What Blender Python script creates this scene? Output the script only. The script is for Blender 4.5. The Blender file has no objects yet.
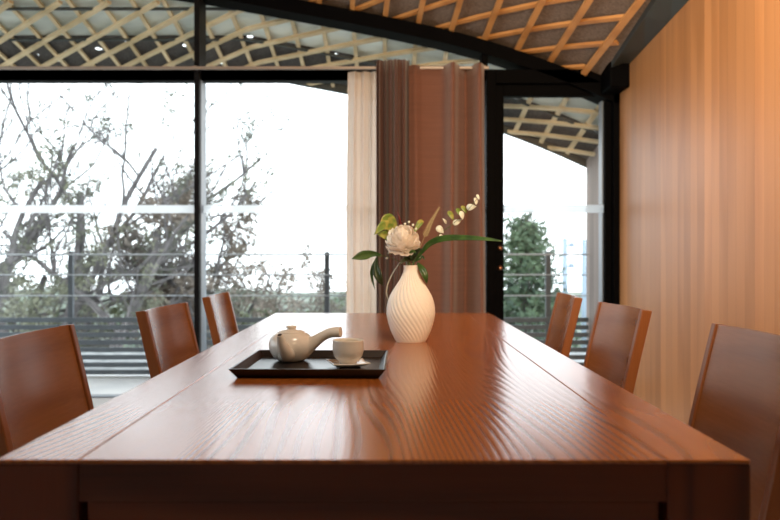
import bpy, bmesh, math, random
from mathutils import Vector, Matrix, noise as mnoise
random.seed(7)
C = bpy.context.scene.collection
PI = math.pi
R = math.radians
F = 758.0; HX = 386.0; HY = 255.0; CZ = 1.05

def at(px, py, d):
    return Vector(((px-HX)*d/F, d, CZ+(HY-py)*d/F))

# ------------------------------------------------------------------ materials
def mat(name, col=(.5, .5, .5), rough=.5, metal=0, spec=.5, **kw):
    m = bpy.data.materials.new(name); m.use_nodes = True
    b = m.node_tree.nodes['Principled BSDF']
    b.inputs['Base Color'].default_value = (*col, 1)
    b.inputs['Roughness'].default_value = rough
    b.inputs['Metallic'].default_value = metal
    b.inputs['Specular IOR Level'].default_value = spec
    for k, v in kw.items():
        b.inputs[k.replace('_', ' ')].default_value = v
    return m

def nd(m, t, **kw):
    n = m.node_tree.nodes.new(t)
    for k, v in kw.items(): setattr(n, k, v)
    return n

def lk(m, a, b): m.node_tree.links.new(a, b)

def vary(m, c1, c2, scale=(5, 5, 5), detail=4, bump=0, coord='Object', lo=.35, hi=.65):
    """noise-mixed colour, optional bump"""
    b = m.node_tree.nodes['Principled BSDF']
    tc = nd(m, 'ShaderNodeTexCoord'); mp = nd(m, 'ShaderNodeMapping')
    mp.inputs['Scale'].default_value = scale
    nz = nd(m, 'ShaderNodeTexNoise'); nz.inputs['Scale'].default_value = 1; nz.inputs['Detail'].default_value = detail
    rp = nd(m, 'ShaderNodeValToRGB')
    rp.color_ramp.elements[0].position = lo; rp.color_ramp.elements[0].color = (*c1, 1)
    rp.color_ramp.elements[1].position = hi; rp.color_ramp.elements[1].color = (*c2, 1)
    lk(m, tc.outputs[coord], mp.inputs[0]); lk(m, mp.outputs[0], nz.inputs['Vector'])
    lk(m, nz.outputs['Fac'], rp.inputs[0]); lk(m, rp.outputs[0], b.inputs['Base Color'])
    if bump:
        bp = nd(m, 'ShaderNodeBump'); bp.inputs['Strength'].default_value = bump; bp.inputs['Distance'].default_value = .01
        lk(m, nz.outputs['Fac'], bp.inputs['Height']); lk(m, bp.outputs[0], b.inputs['Normal'])
    return m

def wood(name, dark, light, axis='Y', ring=10., ringscale=1.6, stretch=.22, rough=.25, bump=.25, fib=.35,
         dist=.002, plank=None, seed=0., coat=0., spec=.5, lin=.0):
    """flat-sawn grain: contour lines of a stretched noise + fine fibres; plank = board width for per-board tone"""
    m = mat(name, light, rough, spec=spec)
    b = m.node_tree.nodes['Principled BSDF']
    if coat: b.inputs['Coat Weight'].default_value = coat; b.inputs['Coat Roughness'].default_value = .08
    tc = nd(m, 'ShaderNodeTexCoord')
    src = tc.outputs['Object']
    ai = 'XYZ'.index(axis)
    tone = None
    if plank:
        across, w = plank
        sep = nd(m, 'ShaderNodeSeparateXYZ'); lk(m, src, sep.inputs[0])
        dv = nd(m, 'ShaderNodeMath', operation='DIVIDE'); lk(m, sep.outputs[across], dv.inputs[0]); dv.inputs[1].default_value = w
        fl = nd(m, 'ShaderNodeMath', operation='FLOOR'); lk(m, dv.outputs[0], fl.inputs[0])
        wn = nd(m, 'ShaderNodeTexWhiteNoise', noise_dimensions='1D'); lk(m, fl.outputs[0], wn.inputs['W'])
        tone = wn.outputs['Value']
        fr = nd(m, 'ShaderNodeMath', operation='FRACT'); lk(m, dv.outputs[0], fr.inputs[0])
        edge = nd(m, 'ShaderNodeMath', operation='LESS_THAN'); lk(m, fr.outputs[0], edge.inputs[0]); edge.inputs[1].default_value = .035
        sc = nd(m, 'ShaderNodeVectorMath', operation='SCALE'); sc.inputs[0].default_value = (7.3, 5.1, 3.7); lk(m, tone, sc.inputs['Scale'])
        ad = nd(m, 'ShaderNodeVectorMath', operation='ADD'); lk(m, src, ad.inputs[0]); lk(m, sc.outputs[0], ad.inputs[1])
        src = ad.outputs[0]
    mp = nd(m, 'ShaderNodeMapping')
    s = [1., 1., 1.]; s[ai] = stretch
    mp.inputs['Scale'].default_value = [v*ringscale for v in s]; mp.inputs['Location'].default_value = (seed, seed*1.7, seed*.6)
    lk(m, src, mp.inputs[0])
    n1 = nd(m, 'ShaderNodeTexNoise'); n1.inputs['Scale'].default_value = 1.; n1.inputs['Detail'].default_value = 1.5; n1.inputs['Roughness'].default_value = .35
    lk(m, mp.outputs[0], n1.inputs['Vector'])
    sp = nd(m, 'ShaderNodeSeparateXYZ'); lk(m, mp.outputs[0], sp.inputs[0])
    la = nd(m, 'ShaderNodeMath', operation='MULTIPLY_ADD'); lk(m, sp.outputs[{'X': 'Z', 'Y': 'X', 'Z': 'Y'}[axis]], la.inputs[0]); la.inputs[1].default_value = lin; lk(m, n1.outputs['Fac'], la.inputs[2])
    mu = nd(m, 'ShaderNodeMath', operation='MULTIPLY'); lk(m, la.outputs[0], mu.inputs[0]); mu.inputs[1].default_value = ring*2*PI
    sn = nd(m, 'ShaderNodeMath', operation='SINE'); lk(m, mu.outputs[0], sn.inputs[0])
    mr = nd(m, 'ShaderNodeMapRange'); mr.inputs['From Min'].default_value = -1; mr.inputs['From Max'].default_value = 1; lk(m, sn.outputs[0], mr.inputs['Value'])
    pw = nd(m, 'ShaderNodeMath', operation='POWER'); lk(m, mr.outputs[0], pw.inputs[0]); pw.inputs[1].default_value = 2.2
    mp2 = nd(m, 'ShaderNodeMapping'); s2 = [170., 170., 170.]; s2[ai] = 5.
    mp2.inputs['Scale'].default_value = s2; lk(m, src, mp2.inputs[0])
    n2 = nd(m, 'ShaderNodeTexNoise'); n2.inputs['Scale'].default_value = 1.; n2.inputs['Detail'].default_value = 2; lk(m, mp2.outputs[0], n2.inputs['Vector'])
    mx = nd(m, 'ShaderNodeMix'); mx.inputs[0].default_value = fib; lk(m, pw.outputs[0], mx.inputs[2]); lk(m, n2.outputs['Fac'], mx.inputs[3])
    rp = nd(m, 'ShaderNodeValToRGB')
    rp.color_ramp.elements[0].position = .1; rp.color_ramp.elements[0].color = (*light, 1)
    rp.color_ramp.elements[1].position = .95; rp.color_ramp.elements[1].color = (*dark, 1)
    lk(m, mx.outputs[0], rp.inputs[0])
    out = rp.outputs[0]
    if tone is not None:
        hs = nd(m, 'ShaderNodeHueSaturation'); lk(m, out, hs.inputs['Color'])
        m2 = nd(m, 'ShaderNodeMapRange'); m2.inputs['To Min'].default_value = .82; m2.inputs['To Max'].default_value = 1.1; lk(m, tone, m2.inputs['Value'])
        dk = nd(m, 'ShaderNodeMath', operation='MULTIPLY_ADD'); lk(m, edge.outputs[0], dk.inputs[0]); dk.inputs[1].default_value = -.22; lk(m, m2.outputs[0], dk.inputs[2])
        lk(m, dk.outputs[0], hs.inputs['Value']); out = hs.outputs[0]
    lk(m, out, b.inputs['Base Color'])
    if bump:
        bp = nd(m, 'ShaderNodeBump'); bp.inputs['Strength'].default_value = bump; bp.inputs['Distance'].default_value = dist
        bp.invert = True
        lk(m, mx.outputs[0], bp.inputs['Height']); lk(m, bp.outputs[0], b.inputs['Normal'])
        if coat: lk(m, bp.outputs[0], b.inputs['Coat Normal'])
    return m

TW_D, TW_L = (.25, .066, .012), (.43, .130, .024)
M = {}
M['table'] = wood('table varnished wood', TW_D, TW_L, 'Y', ring=62, ringscale=2.6, stretch=.13, rough=.2, bump=.55, dist=.0004, spec=1.0, lin=.45)
M['table_side'] = wood('table edge plank wood', TW_D, TW_L, 'Y', ring=62, ringscale=2.6, stretch=.15, rough=.2, bump=.55, dist=.0004, spec=1.0, seed=4.2, lin=.35)
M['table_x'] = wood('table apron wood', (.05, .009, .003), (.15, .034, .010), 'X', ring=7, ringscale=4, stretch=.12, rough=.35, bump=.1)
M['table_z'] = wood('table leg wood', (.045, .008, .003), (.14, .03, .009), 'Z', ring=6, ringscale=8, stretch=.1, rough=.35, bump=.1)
M['chair'] = wood('chair panel wood', (.19, .062, .017), (.29, .108, .033), 'Y', ring=5, ringscale=3.5, stretch=.15, rough=.27, bump=.03, fib=.6)
M['chair_z'] = wood('chair stile wood', (.16, .048, .014), (.26, .088, .026), 'Z', ring=4, ringscale=6, stretch=.1, rough=.33, bump=.03, fib=.6)
M['wall'] = wood('wall cladding wood', (.40, .175, .062), (.54, .255, .10), 'Z', ring=3.5, ringscale=3, stretch=.14, rough=.42, bump=.05, fib=.5, plank=(1, .092))
M['lattice'] = wood('ceiling lattice wood', (.50, .22, .06), (.66, .32, .10), 'X', ring=2, ringscale=4, stretch=.5, rough=.5, bump=0)
M['lattice_out'] = vary(mat('eave lattice wood', rough=.6), (.58, .44, .24), (.78, .62, .38), (4, 4, 4))
M['black'] = mat('black aluminium', (.002, .002, .0025), .6, spec=.03)
M['grey_trim'] = mat('grey green painted steel', (.05, .06, .058), .5)
M['alu_in'] = mat('mullion aluminium', (.006, .006, .007), .5, spec=.12)
M['alu_pale_lit'] = mat('pale and daylit aluminium', (.22, .26, .31), .4)  # pale track and jamb; also paints the mullion's daylit side
M['rail'] = mat('curtain rail aluminium', (.42, .36, .31), .35, .3)
M['cur'] = vary(mat('brown curtain cloth', rough=.85, Sheen_Weight=.3), (.18, .078, .052), (.21, .093, .062), (3, 3, 120), bump=.05)
M['cur2'] = vary(mat('dark brown curtain cloth', rough=.8, Sheen_Weight=.3), (.095, .040, .030), (.115, .050, .038), (3, 3, 120), bump=.05)
M['tray'] = vary(mat('black lacquered wood', rough=.28), (.010, .007, .006), (.018, .011, .009), (30, 4, 4))
M['ceramic'] = vary(mat('grey beige glazed ceramic', rough=.25, Coat_Weight=.3, Coat_Roughness=.1), (.76, .71, .64), (.84, .79, .72), (40, 40, 40), lo=.2, hi=.8)
M['vase'] = mat('matt cream porcelain', (.88, .82, .75), .55, Subsurface_Weight=.05)
M['saucer'] = mat('white glazed saucer', (.80, .75, .68), .25)
M['leaf'] = vary(mat('glossy green leaf', rough=.35), (.018, .055, .012), (.05, .12, .025), (30, 30, 30))
M['leaf_dark'] = vary(mat('dark green leaf', rough=.35), (.010, .022, .010), (.03, .05, .018), (30, 30, 30))
M['leaf_y'] = vary(mat('yellow green leaf', rough=.4), (.13, .21, .035), (.34, .32, .08), (45, 45, 45), lo=.4, hi=.6)
M['stem'] = mat('green stem', (.10, .14, .04), .5)
M['stem_pale'] = mat('pale grass stem', (.62, .62, .52), .5)
M['red'] = mat('dark red bud', (.10, .006, .010), .4)
M['fern'] = mat('pale bronze frond', (.36, .30, .16), .5)
M['euc'] = mat('pale eucalyptus leaf', (.66, .70, .62), .5)
M['copper'] = mat('copper lock metal', (.65, .32, .20), .3, 1)
M['stone'] = vary(mat('pale stone paving', rough=.5), (.62, .63, .64), (.76, .76, .75), (2, 2, 2))
M['floor'] = vary(mat('polished pale stone floor', rough=.25), (.55, .54, .52), (.66, .65, .63), (2, 2, 2))
M['plaster'] = mat('warm plaster', (.42, .36, .30), .8)
M['slat'] = mat('blue grey railing slat', (.11, .135, .16), .6)
M['wire'] = mat('steel wire', (.42, .46, .5), .4)
M['post'] = mat('dark railing post', (.09, .11, .13), .5)
M['bark'] = vary(mat('grey bark', rough=.9), (.08, .075, .078), (.16, .15, .15), (6, 6, 6))
M['twig'] = mat('grey twig', (.20, .18, .18), .9)
M['nee1'] = vary(mat('grey green needles', rough=.8), (.06, .07, .055), (.20, .21, .14), (.8, .8, .8))
M['nee2'] = vary(mat('brown grey needles', rough=.8), (.09, .08, .07), (.24, .20, .16), (.8, .8, .8))
M['nee3'] = vary(mat('fresh green leaves', rough=.8), (.05, .08, .04), (.20, .22, .12), (.7, .7, .7))
M['nee4'] = vary(mat('dark pine needles', rough=.8), (.02, .045, .035), (.09, .14, .07), (1.6, 1.6, 1.6))
M['hill'] = vary(mat('hazy wooded slope', rough=1, spec=0), (.09, .12, .09), (.26, .28, .25), (.25, .25, .25))
M['pole'] = mat('blue grey painted pole', (.28, .36, .45), .6)
M['outwall'] = vary(mat('weathered grey brown boards', rough=.7), (.20, .16, .14), (.32, .26, .23), (1, 12, .5))

# ceiling backing
M['mesh_in'] = vary(mat('brown grey woven ceiling board', rough=.9), (.16, .12, .09), (.25, .19, .15), (60, 60, 60), bump=.2)
M['panel_out'] = vary(mat('pale green soffit panel', rough=.35), (.42, .46, .41), (.88, .92, .84), (1.3, 3.0, 1.3), lo=.3, hi=.7)

def mesh_out_mat():
    m = vary(mat('dark reed soffit', rough=.9), (.045, .04, .038), (.10, .09, .08), (50, 50, 50))
    # small real gaps in the reed through which the sky is seen
    nt = m.node_tree; b = nt.nodes['Principled BSDF']; o = nt.nodes['Material Output']
    tc = nd(m, 'ShaderNodeTexCoord'); v = nd(m, 'ShaderNodeTexVoronoi'); v.inputs['Scale'].default_value = 4.6
    lk(m, tc.outputs['Object'], v.inputs['Vector'])
    l = nd(m, 'ShaderNodeMath', operation='LESS_THAN'); l.inputs[1].default_value = .15; lk(m, v.outputs['Distance'], l.inputs[0])
    t = nd(m, 'ShaderNodeBsdfTransparent'); mx = nd(m, 'ShaderNodeMixShader')
    lk(m, l.outputs[0], mx.inputs[0]); lk(m, b.outputs[0], mx.inputs[1]); lk(m, t.outputs[0], mx.inputs[2]); lk(m, mx.outputs[0], o.inputs[0])
    return m
M['mesh_out'] = mesh_out_mat()

def mixed(name, col, fac, rough=.05, kind='glossy'):
    m = bpy.data.materials.new(name); m.use_nodes = True; nt = m.node_tree
    nt.nodes.clear()
    o = nd(m, 'ShaderNodeOutputMaterial'); t = nd(m, 'ShaderNodeBsdfTransparent'); mx = nd(m, 'ShaderNodeMixShader')
    if kind == 'glossy':
        g = nd(m, 'ShaderNodeBsdfGlossy'); g.inputs['Roughness'].default_value = rough
        t.inputs[0].default_value = (*col, 1)
        f = nd(m, 'ShaderNodeFresnel'); f.inputs[0].default_value = 1.35
        lk(m, f.outputs[0], mx.inputs[0])
        lk(m, t.outputs[0], mx.inputs[1]); lk(m, g.outputs[0], mx.inputs[2])
    else:
        g = nd(m, 'ShaderNodeBsdfDiffuse'); g.inputs[0].default_value = (*col, 1)
        tr = nd(m, 'ShaderNodeBsdfTranslucent'); tr.inputs[0].default_value = (*col, 1)
        a = nd(m, 'ShaderNodeMixShader'); a.inputs[0].default_value = .5 if fac > .8 else 1.0
        lk(m, g.outputs[0], a.inputs[1]); lk(m, tr.outputs[0], a.inputs[2])
        mx.inputs[0].default_value = fac
        lk(m, t.outputs[0], mx.inputs[1]); lk(m, a.outputs[0], mx.inputs[2])
    lk(m, mx.outputs[0], o.inputs[0])
    return m
M['glass'] = mixed('window glass', (.97, .985, .98), 0)
M['band'] = mixed('frosted white film', (.98, .99, 1), .62, kind='tl')
M['sheer'] = mixed('sheer beige voile', (.90, .83, .76), .86, kind='tl')

M['petal'] = mixed('peony petal', (1.0, .965, .91), 1.0, kind='tl')

# ------------------------------------------------------------------ mesh helpers
def B(): return bmesh.new()

def obj(name, bm, m, parent=None, smooth=False, bevel=0, loc=None, sub=0):
    me = bpy.data.meshes.new(name)
    bmesh.ops.recalc_face_normals(bm, faces=bm.faces[:])
    bm.to_mesh(me); bm.free()
    o = bpy.data.objects.new(name, me); C.objects.link(o)
    for mm in (m if isinstance(m, (list, tuple)) else [m]): me.materials.append(mm)
    if parent: o.parent = parent
    if loc is not None: o.location = loc
    if smooth:
        for p in me.polygons: p.use_smooth = True
    if bevel:
        b = o.modifiers.new('bevel', 'BEVEL'); b.width = bevel; b.segments = 2; b.limit_method = 'ANGLE'
    if sub:
        s = o.modifiers.new('sub', 'SUBSURF'); s.levels = sub; s.render_levels = sub
    return o

def box(bm, x0, x1, y0, y1, z0, z1, M4=None):
    vs = [bm.verts.new((x, y, z)) for x in (x0, x1) for y in (y0, y1) for z in (z0, z1)]
    for f in ((0, 1, 3, 2), (4, 6, 7, 5), (0, 4, 5, 1), (2, 3, 7, 6), (0, 2, 6, 4), (1, 5, 7, 3)):
        bm.faces.new([vs[i] for i in f])
    if M4 is not None:
        for v in vs: v.co = M4 @ v.co
    return vs

def hexa(bm, pts):
    """8 points in box order"""
    vs = [bm.verts.new(p) for p in pts]
    for f in ((0, 1, 3, 2), (4, 6, 7, 5), (0, 4, 5, 1), (2, 3, 7, 6), (0, 2, 6, 4), (1, 5, 7, 3)):
        bm.faces.new([vs[i] for i in f])

def grid(bm, f, nu, nv, closeu=False, closev=False):
    V = [[bm.verts.new(f(i/(nu if closeu else nu-1), j/(nv if closev else nv-1))) for j in range(nv)] for i in range(nu)]
    for i in range(nu if closeu else nu-1):
        for j in range(nv if closev else nv-1):
            bm.faces.new((V[i][j], V[(i+1) % nu][j], V[(i+1) % nu][(j+1) % nv], V[i][(j+1) % nv]))
    return V

def frame_obj(name, boxes, m, parent=None, bevel=.003):
    bm = B()
    for b in boxes: box(bm, *b)
    return obj(name, bm, m, parent, bevel=bevel)

def lathe(bm, prof, n=48, rib=None, cap=True):
    """prof: (r,z) list; rib(angle, k, r, z)->r"""
    rings = []
    for k, (r, z) in enumerate(prof):
        rr = []
        for i in range(n):
            a = 2*PI*i/n
            q = rib(a, k, r, z) if rib else r
            rr.append(bm.verts.new((q*math.cos(a), q*math.sin(a), z)))
        rings.append(rr)
    for a, b in zip(rings, rings[1:]):
        for i in range(n): bm.faces.new((a[i], a[(i+1) % n], b[(i+1) % n], b[i]))
    if cap:
        bm.faces.new(rings[0]); bm.faces.new(rings[-1])
    return rings

def tube(bm, pts, rad, n=8, cap=True):
    pts = [Vector(p) for p in pts]
    if not isinstance(rad, (list, tuple)): rad = [rad]*len(pts)
    rings = []; prev = None
    for i, p in enumerate(pts):
        t = (pts[min(i+1, len(pts)-1)]-pts[max(i-1, 0)])
        if t.length < 1e-9: t = Vector((0, 0, 1))
        t.normalize()
        if prev is None:
            a = Vector((1, 0, 0)) if abs(t.x) < .8 else Vector((0, 1, 0))
            u = t.cross(a).normalized()
        else:
            u = (prev - t*prev.dot(t))
            u = u.normalized() if u.length > 1e-6 else t.orthogonal().normalized()
        prev = u; w = t.cross(u)
        rings.append([bm.verts.new(p+(u*math.cos(2*PI*k/n)+w*math.sin(2*PI*k/n))*rad[i]) for k in range(n)])
    for a, b in zip(rings, rings[1:]):
        for k in range(n): bm.faces.new((a[k], a[(k+1) % n], b[(k+1) % n], b[k]))
    if cap and n > 2:
        bm.faces.new(rings[0]); bm.faces.new(rings[-1])

def spline(pts, n):
    """Catmull-Rom through pts, n samples"""
    P = [Vector(p) for p in pts]; P = [P[0]*2-P[1]]+P+[P[-1]*2-P[-2]]
    out = []; m = len(P)-3
    for i in range(n):
        t = i/(n-1)*m; k = min(int(t), m-1); u = t-k
        a, b, c, d = P[k:k+4]
        out.append(.5*((2*b)+(c-a)*u+(2*a-5*b+4*c-d)*u*u+(3*b-a-3*c+d)*u**3))
    return out

def thing(name, label, cat, loc=(0, 0, 0), rz=0, group=None):
    o = bpy.data.objects.new(name, None); C.objects.link(o); o.empty_display_size = .1
    o.location = loc; o.rotation_euler = (0, 0, rz); o['label'] = label; o['category'] = cat
    if group: o['group'] = group
    return o

def tag(o, label, cat, group=None, kind=None):
    o['label'] = label; o['category'] = cat
    if group: o['group'] = group
    if kind: o['kind'] = kind
    return o

def struct(o, label=None, cat=None):
    o['kind'] = 'structure'
    if label: o['label'] = label
    if cat: o['category'] = cat
    return o

# ------------------------------------------------------------------ roof surface
KX = [-6.5, -3.6, -2.3, -1.32, -.74, -.3, .15, .55, .95, 1.32, 1.71, 2.3]
KZ = [3.2, 3.22, 3.16, 3.03, 2.925, 2.842, 2.752, 2.66, 2.54, 2.405, 2.24, 1.965]
YW = 5.6; TILT = .2
def zc(x):
    x = max(KX[0], min(KX[-1], x))
    for i in range(len(KX)-1):
        if x <= KX[i+1]: break
    def sl(j):
        if j <= 0: return (KZ[1]-KZ[0])/(KX[1]-KX[0])
        if j >= len(KX)-1: return (KZ[-1]-KZ[-2])/(KX[-1]-KX[-2])
        return (KZ[j+1]-KZ[j-1])/(KX[j+1]-KX[j-1])
    h = KX[i+1]-KX[i]; t = (x-KX[i])/h
    return ((2*t**3-3*t*t+1)*KZ[i]+(t**3-2*t*t+t)*h*sl(i)+(-2*t**3+3*t*t)*KZ[i+1]+(t**3-t*t)*h*sl(i+1))
def roof(x, y, dz=0):
    e = max(0, zc(x)-3.0) if y > YW+.1 else 0
    return Vector((x, y, zc(x)+TILT*(YW-y)+dz-e))

def roof_patch(bm, x0, x1, y0, y1, dz, th, nx=40, ny=6):
    grid(bm, lambda u, v: roof(x0+(x1-x0)*u, y0+(y1-y0)*v, dz), nx, ny)
    grid(bm, lambda u, v: roof(x0+(x1-x0)*u, y0+(y1-y0)*v, dz+th), nx, ny)

def strips(bm, x0, x1, y0, y1, w, th, dz, slope, xsp, off):
    """strips running along direction (slope, -1) (x per -y), clipped to the rectangle, on the roof surface"""
    k0 = int(-60/xsp); k1 = int(60/xsp)
    nrm = math.sqrt(1+slope*slope)
    for k in range(k0, k1):
        xa = off+k*xsp      # x where the strip crosses y=YW
        # param y from y1 down to y0
        pts = []
        N = 60
        for i in range(N+1):
            y = y1+(y0-y1)*i/N; x = xa+slope*(YW-y)
            if x0 <= x <= x1: pts.append((x, y))
        if len(pts) < 2: continue
        # side offset perpendicular in plan
        px, py = 1/nrm, slope/nrm
        px *= w/2; py *= w/2
        ring = []
        for x, y in pts:
            a = roof(x-px, y-py, dz); b = roof(x+px, y+py, dz)
            ring.append([bm.verts.new(a), bm.verts.new(b), bm.verts.new(b-Vector((0, 0, th))), bm.verts.new(a-Vector((0, 0, th)))])
        for a, b in zip(ring, ring[1:]):
            for q in range(4): bm.faces.new((a[q], a[(q+1) % 4], b[(q+1) % 4], b[q]))
        bm.faces.new(ring[0]); bm.faces.new(ring[-1])

XR = 1.585; YB = -3.2; XL = -5.2
bm = B(); roof_patch(bm, XL, XR, YB, YW+.1, .035, .05, 50, 20)
ceil = struct(obj('ceiling', bm, M['mesh_in'], smooth=True), 'warm brown curved ceiling board crossed by a diagonal timber lattice', 'ceiling')
bm = B()
strips(bm, XL, XR-.02, YB, YW-.02, .036, .018, .0, .06, .24, -.01)
strips(bm, XL, XR-.02, YB, YW-.02, .030, .018, .019, .92, .31, .66)
obj('lattice', bm, M['lattice'], ceil)

# eave outside
eave = thing('roof_eave', 'overhanging eave outside the windows with pale diagonal lattice under dark reed and green panels', 'eave', (0, 0, 0))
YE = 7.0
bm = B(); roof_patch(bm, -6.4, 1.93, YW+.13, 6.34, .035, .03, 50, 4)
obj('soffit_panel', bm, M['panel_out'], eave, smooth=True)
bm = B(); roof_patch(bm, -6.4, 1.93, 6.34, YE, .035, .006, 50, 4)
obj('reed_soffit', bm, M['mesh_out'], eave, smooth=True)
bm = B()
strips(bm, -6.4, 1.93, YW+.13, YE, .032, .02, .022, .0, .24, -.01)
strips(bm, -6.4, 1.93, YW+.13, YE, .036, .022, .0, 1.25, .37, .66)
obj('lattice', bm, M['lattice_out'], eave)
bm = B()
def fascia(u, v):
    x = -6.4+8.33*u; q = v*4
    return roof(x, YE+(.0, .035, .035, .0)[int(q) % 4], (-.03, -.03, .05, .05)[int(q) % 4])
grid(bm, lambda u, v: fascia(u, v), 50, 4, closev=True)
obj('edge_strip', bm, M['grey_trim'], eave)
# pipes / battens across the green soffit
for yy in (5.85, 6.34):
    bm = B(); tube(bm, [roof(-6.3+8.2*i/40, yy, -.0) for i in range(41)], .014, 6); obj('batten', bm, M['grey_trim'], eave)

# arched beam along the window wall
bm = B()
def beam(u, v):
    x = -5.2+6.9*u; q = int(v*4) % 4
    return Vector((x, (YW-.09, YW+.12, YW+.12, YW-.09)[q], zc(x)+(-.10, -.10, .05, .002)[q]))
V = grid(bm, beam, 60, 4, closev=True); bm.faces.new(V[0]); bm.faces.new(V[-1])
struct(obj('trim_1', bm, M['black']), 'black arched steel beam where the ceiling meets the window wall', 'beam')

# right wall, cornice
XW = 1.70
def wtop(y): return 2.38+.09*(5.35-y)
bm = B()
hexa(bm, [(XW, YB, 0), (XW, YB, wtop(YB)), (XW, YW+.12, 0), (XW, YW+.12, wtop(YW+.12)),
          (XW+.15, YB, 0), (XW+.15, YB, wtop(YB)), (XW+.15, YW+.12, 0), (XW+.15, YW+.12, wtop(YW+.12))])
wr = struct(obj('wall_right', bm, M['wall']), 'right wall clad in vertical honey-coloured wooden boards', 'wall')
bm = B()
def corn(u, v):
    y = YB+(YW-.09-YB)*u; q = int(v*4) % 4
    a = roof(XR-.015, y, -.01); b = Vector((XW+.02, y, wtop(y)))
    return (a, b, b+Vector((.05, 0, .1)), a+Vector((0, 0, .12)))[q]
V = grid(bm, corn, 20, 4, closev=True); bm.faces.new(V[0]); bm.faces.new(V[-1])
struct(obj('trim_2', bm, M['grey_trim']), 'grey cornice strip between the ceiling and the wooden wall', 'trim')
bm = B(); box(bm, 1.56, XW, 5.28, 5.51, 2.22, 2.40)
struct(obj('trim_3', bm, M['black'], bevel=.01), 'dark bracket block in the corner over the door', 'bracket')
bm = B(); box(bm, XW-.012, XW, YB+.05, YW-.1, 0, .07)
struct(obj('baseboard_right', bm, M['wall']))
# floor, left & back walls
bm = B(); box(bm, XL, XW+.15, YB, YW+.12, -.1, 0); struct(obj('floor', bm, M['floor']), 'pale polished stone floor', 'floor')
bm = B(); box(bm, XL-.15, XL, YB, .2, -.1, 4.9); box(bm, XL-.15, XL, 5.2, YW+.12, -.1, 4.9)
box(bm, XL-.15, XL, .2, 5.2, -.1, .1); box(bm, XL-.15, XL, .2, 5.2, 2.7, 4.9)
wl = struct(obj('wall_left', bm, M['plaster']))
wf = frame_obj('window_4', [(XL-.1, XL-.04, .2, .26, .1, 2.7), (XL-.1, XL-.04, 5.14, 5.2, .1, 2.7), (XL-.1, XL-.04, 2.67, 2.73, .1, 2.7), (XL-.1, XL-.04, .26, 5.14, 2.64, 2.7), (XL-.1, XL-.04, .26, 5.14, .1, .16)], M['alu_in'])
struct(wf, 'side window in the left wall', 'window')
for a, b in ((.26, 2.67), (2.73, 5.14)):
    bm = B(); bm.faces.new([bm.verts.new(p) for p in ((XL-.07, a, .16), (XL-.07, b, .16), (XL-.07, b, 2.64), (XL-.07, a, 2.64))]); obj('glass_pane', bm, M['glass'], wf)
bm = B(); box(bm, XL-.15, XW+.15, YB-.15, YB, -.1, 5.0); struct(obj('wall_back', bm, M['plaster']))

# ------------------------------------------------------------------ window wall
XM0, XM1 = -1.393, -1.355       # mullion
ZT0, ZT1 = 2.33, 2.415          # transom
XD0, XD1 = .73, 1.70            # door frame outer
def zbeam(x): return zc(x)-.07
def upper_glass(bm, x0, x1, y, z0):
    n = 12
    for i in range(n):
        a = x0+(x1-x0)*i/n; b = x0+(x1-x0)*(i+1)/n
        bm.faces.new([bm.verts.new(p) for p in ((a, y, z0), (b, y, z0), (b, y, zbeam(b)), (a, y, zbeam(a)))])
def pane(bm, x0, x1, z0, z1, y): bm.faces.new([bm.verts.new(p) for p in ((x0, y, z0), (x1, y, z0), (x1, y, z1), (x0, y, z1))])

def window(n, x0, x1, label):
    w = frame_obj('window_%d' % n, [(x0, x1, YW-.04, YW+.06, ZT0, ZT1), (x0, x1, YW-.04, YW-.03, ZT0, ZT1)], M['alu_in'])
    struct(w, label, 'window')
    frame_obj('floor_track', [(x0, x1, YW-.03, YW+.05, 0, .010)], M['alu_pale_lit'], w)
    bm = B(); pane(bm, x0, x1, .010, ZT0, YW+.02); obj('glass_pane', bm, M['glass'], w)
    bm = B(); upper_glass(bm, x0, x1, YW+.02, ZT1); obj('upper_pane', bm, M['glass'], w)
    bm = B(); box(bm, x0, x1, YW+.014, YW+.018, 1.36, 1.42)
    b = obj('frosted_band', bm, M['band'], w)
    return w
window(1, -3.75, XM0, 'large fixed window left of the dark mullion with a frosted band')
window(2, XM1, XD0, 'large window between the mullion and the curtains with a frosted band')
window(3, XL, -3.81, 'end window beyond the left picture edge')
def mull(n, x0, x1, label):
    t = frame_obj('trim_%d' % n, [(x0, x1, YW-.1, YW+.11, 0, zc(x0)-.02)], M['alu_in'])
    struct(t, label, 'mullion')
    f = frame_obj('side_strip', [(x1, x1+.004, YW-.06, YW+.10, .02, ZT0)], M['alu_pale_lit'], t, bevel=0)  # paler strip stands in for daylight on the mullion's side
mull(4, XM0, XM1, 'dark vertical mullion between the two large windows')
mull(5, -3.81, -3.75, 'dark mullion outside the left picture edge')
# post above the door's left edge
struct(frame_obj('trim_6', [(.70, .745, YW-.06, YW+.08, 2.40, zc(.72)-.03)], M['black']), 'short black post above the left edge of the door', 'post')

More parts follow.
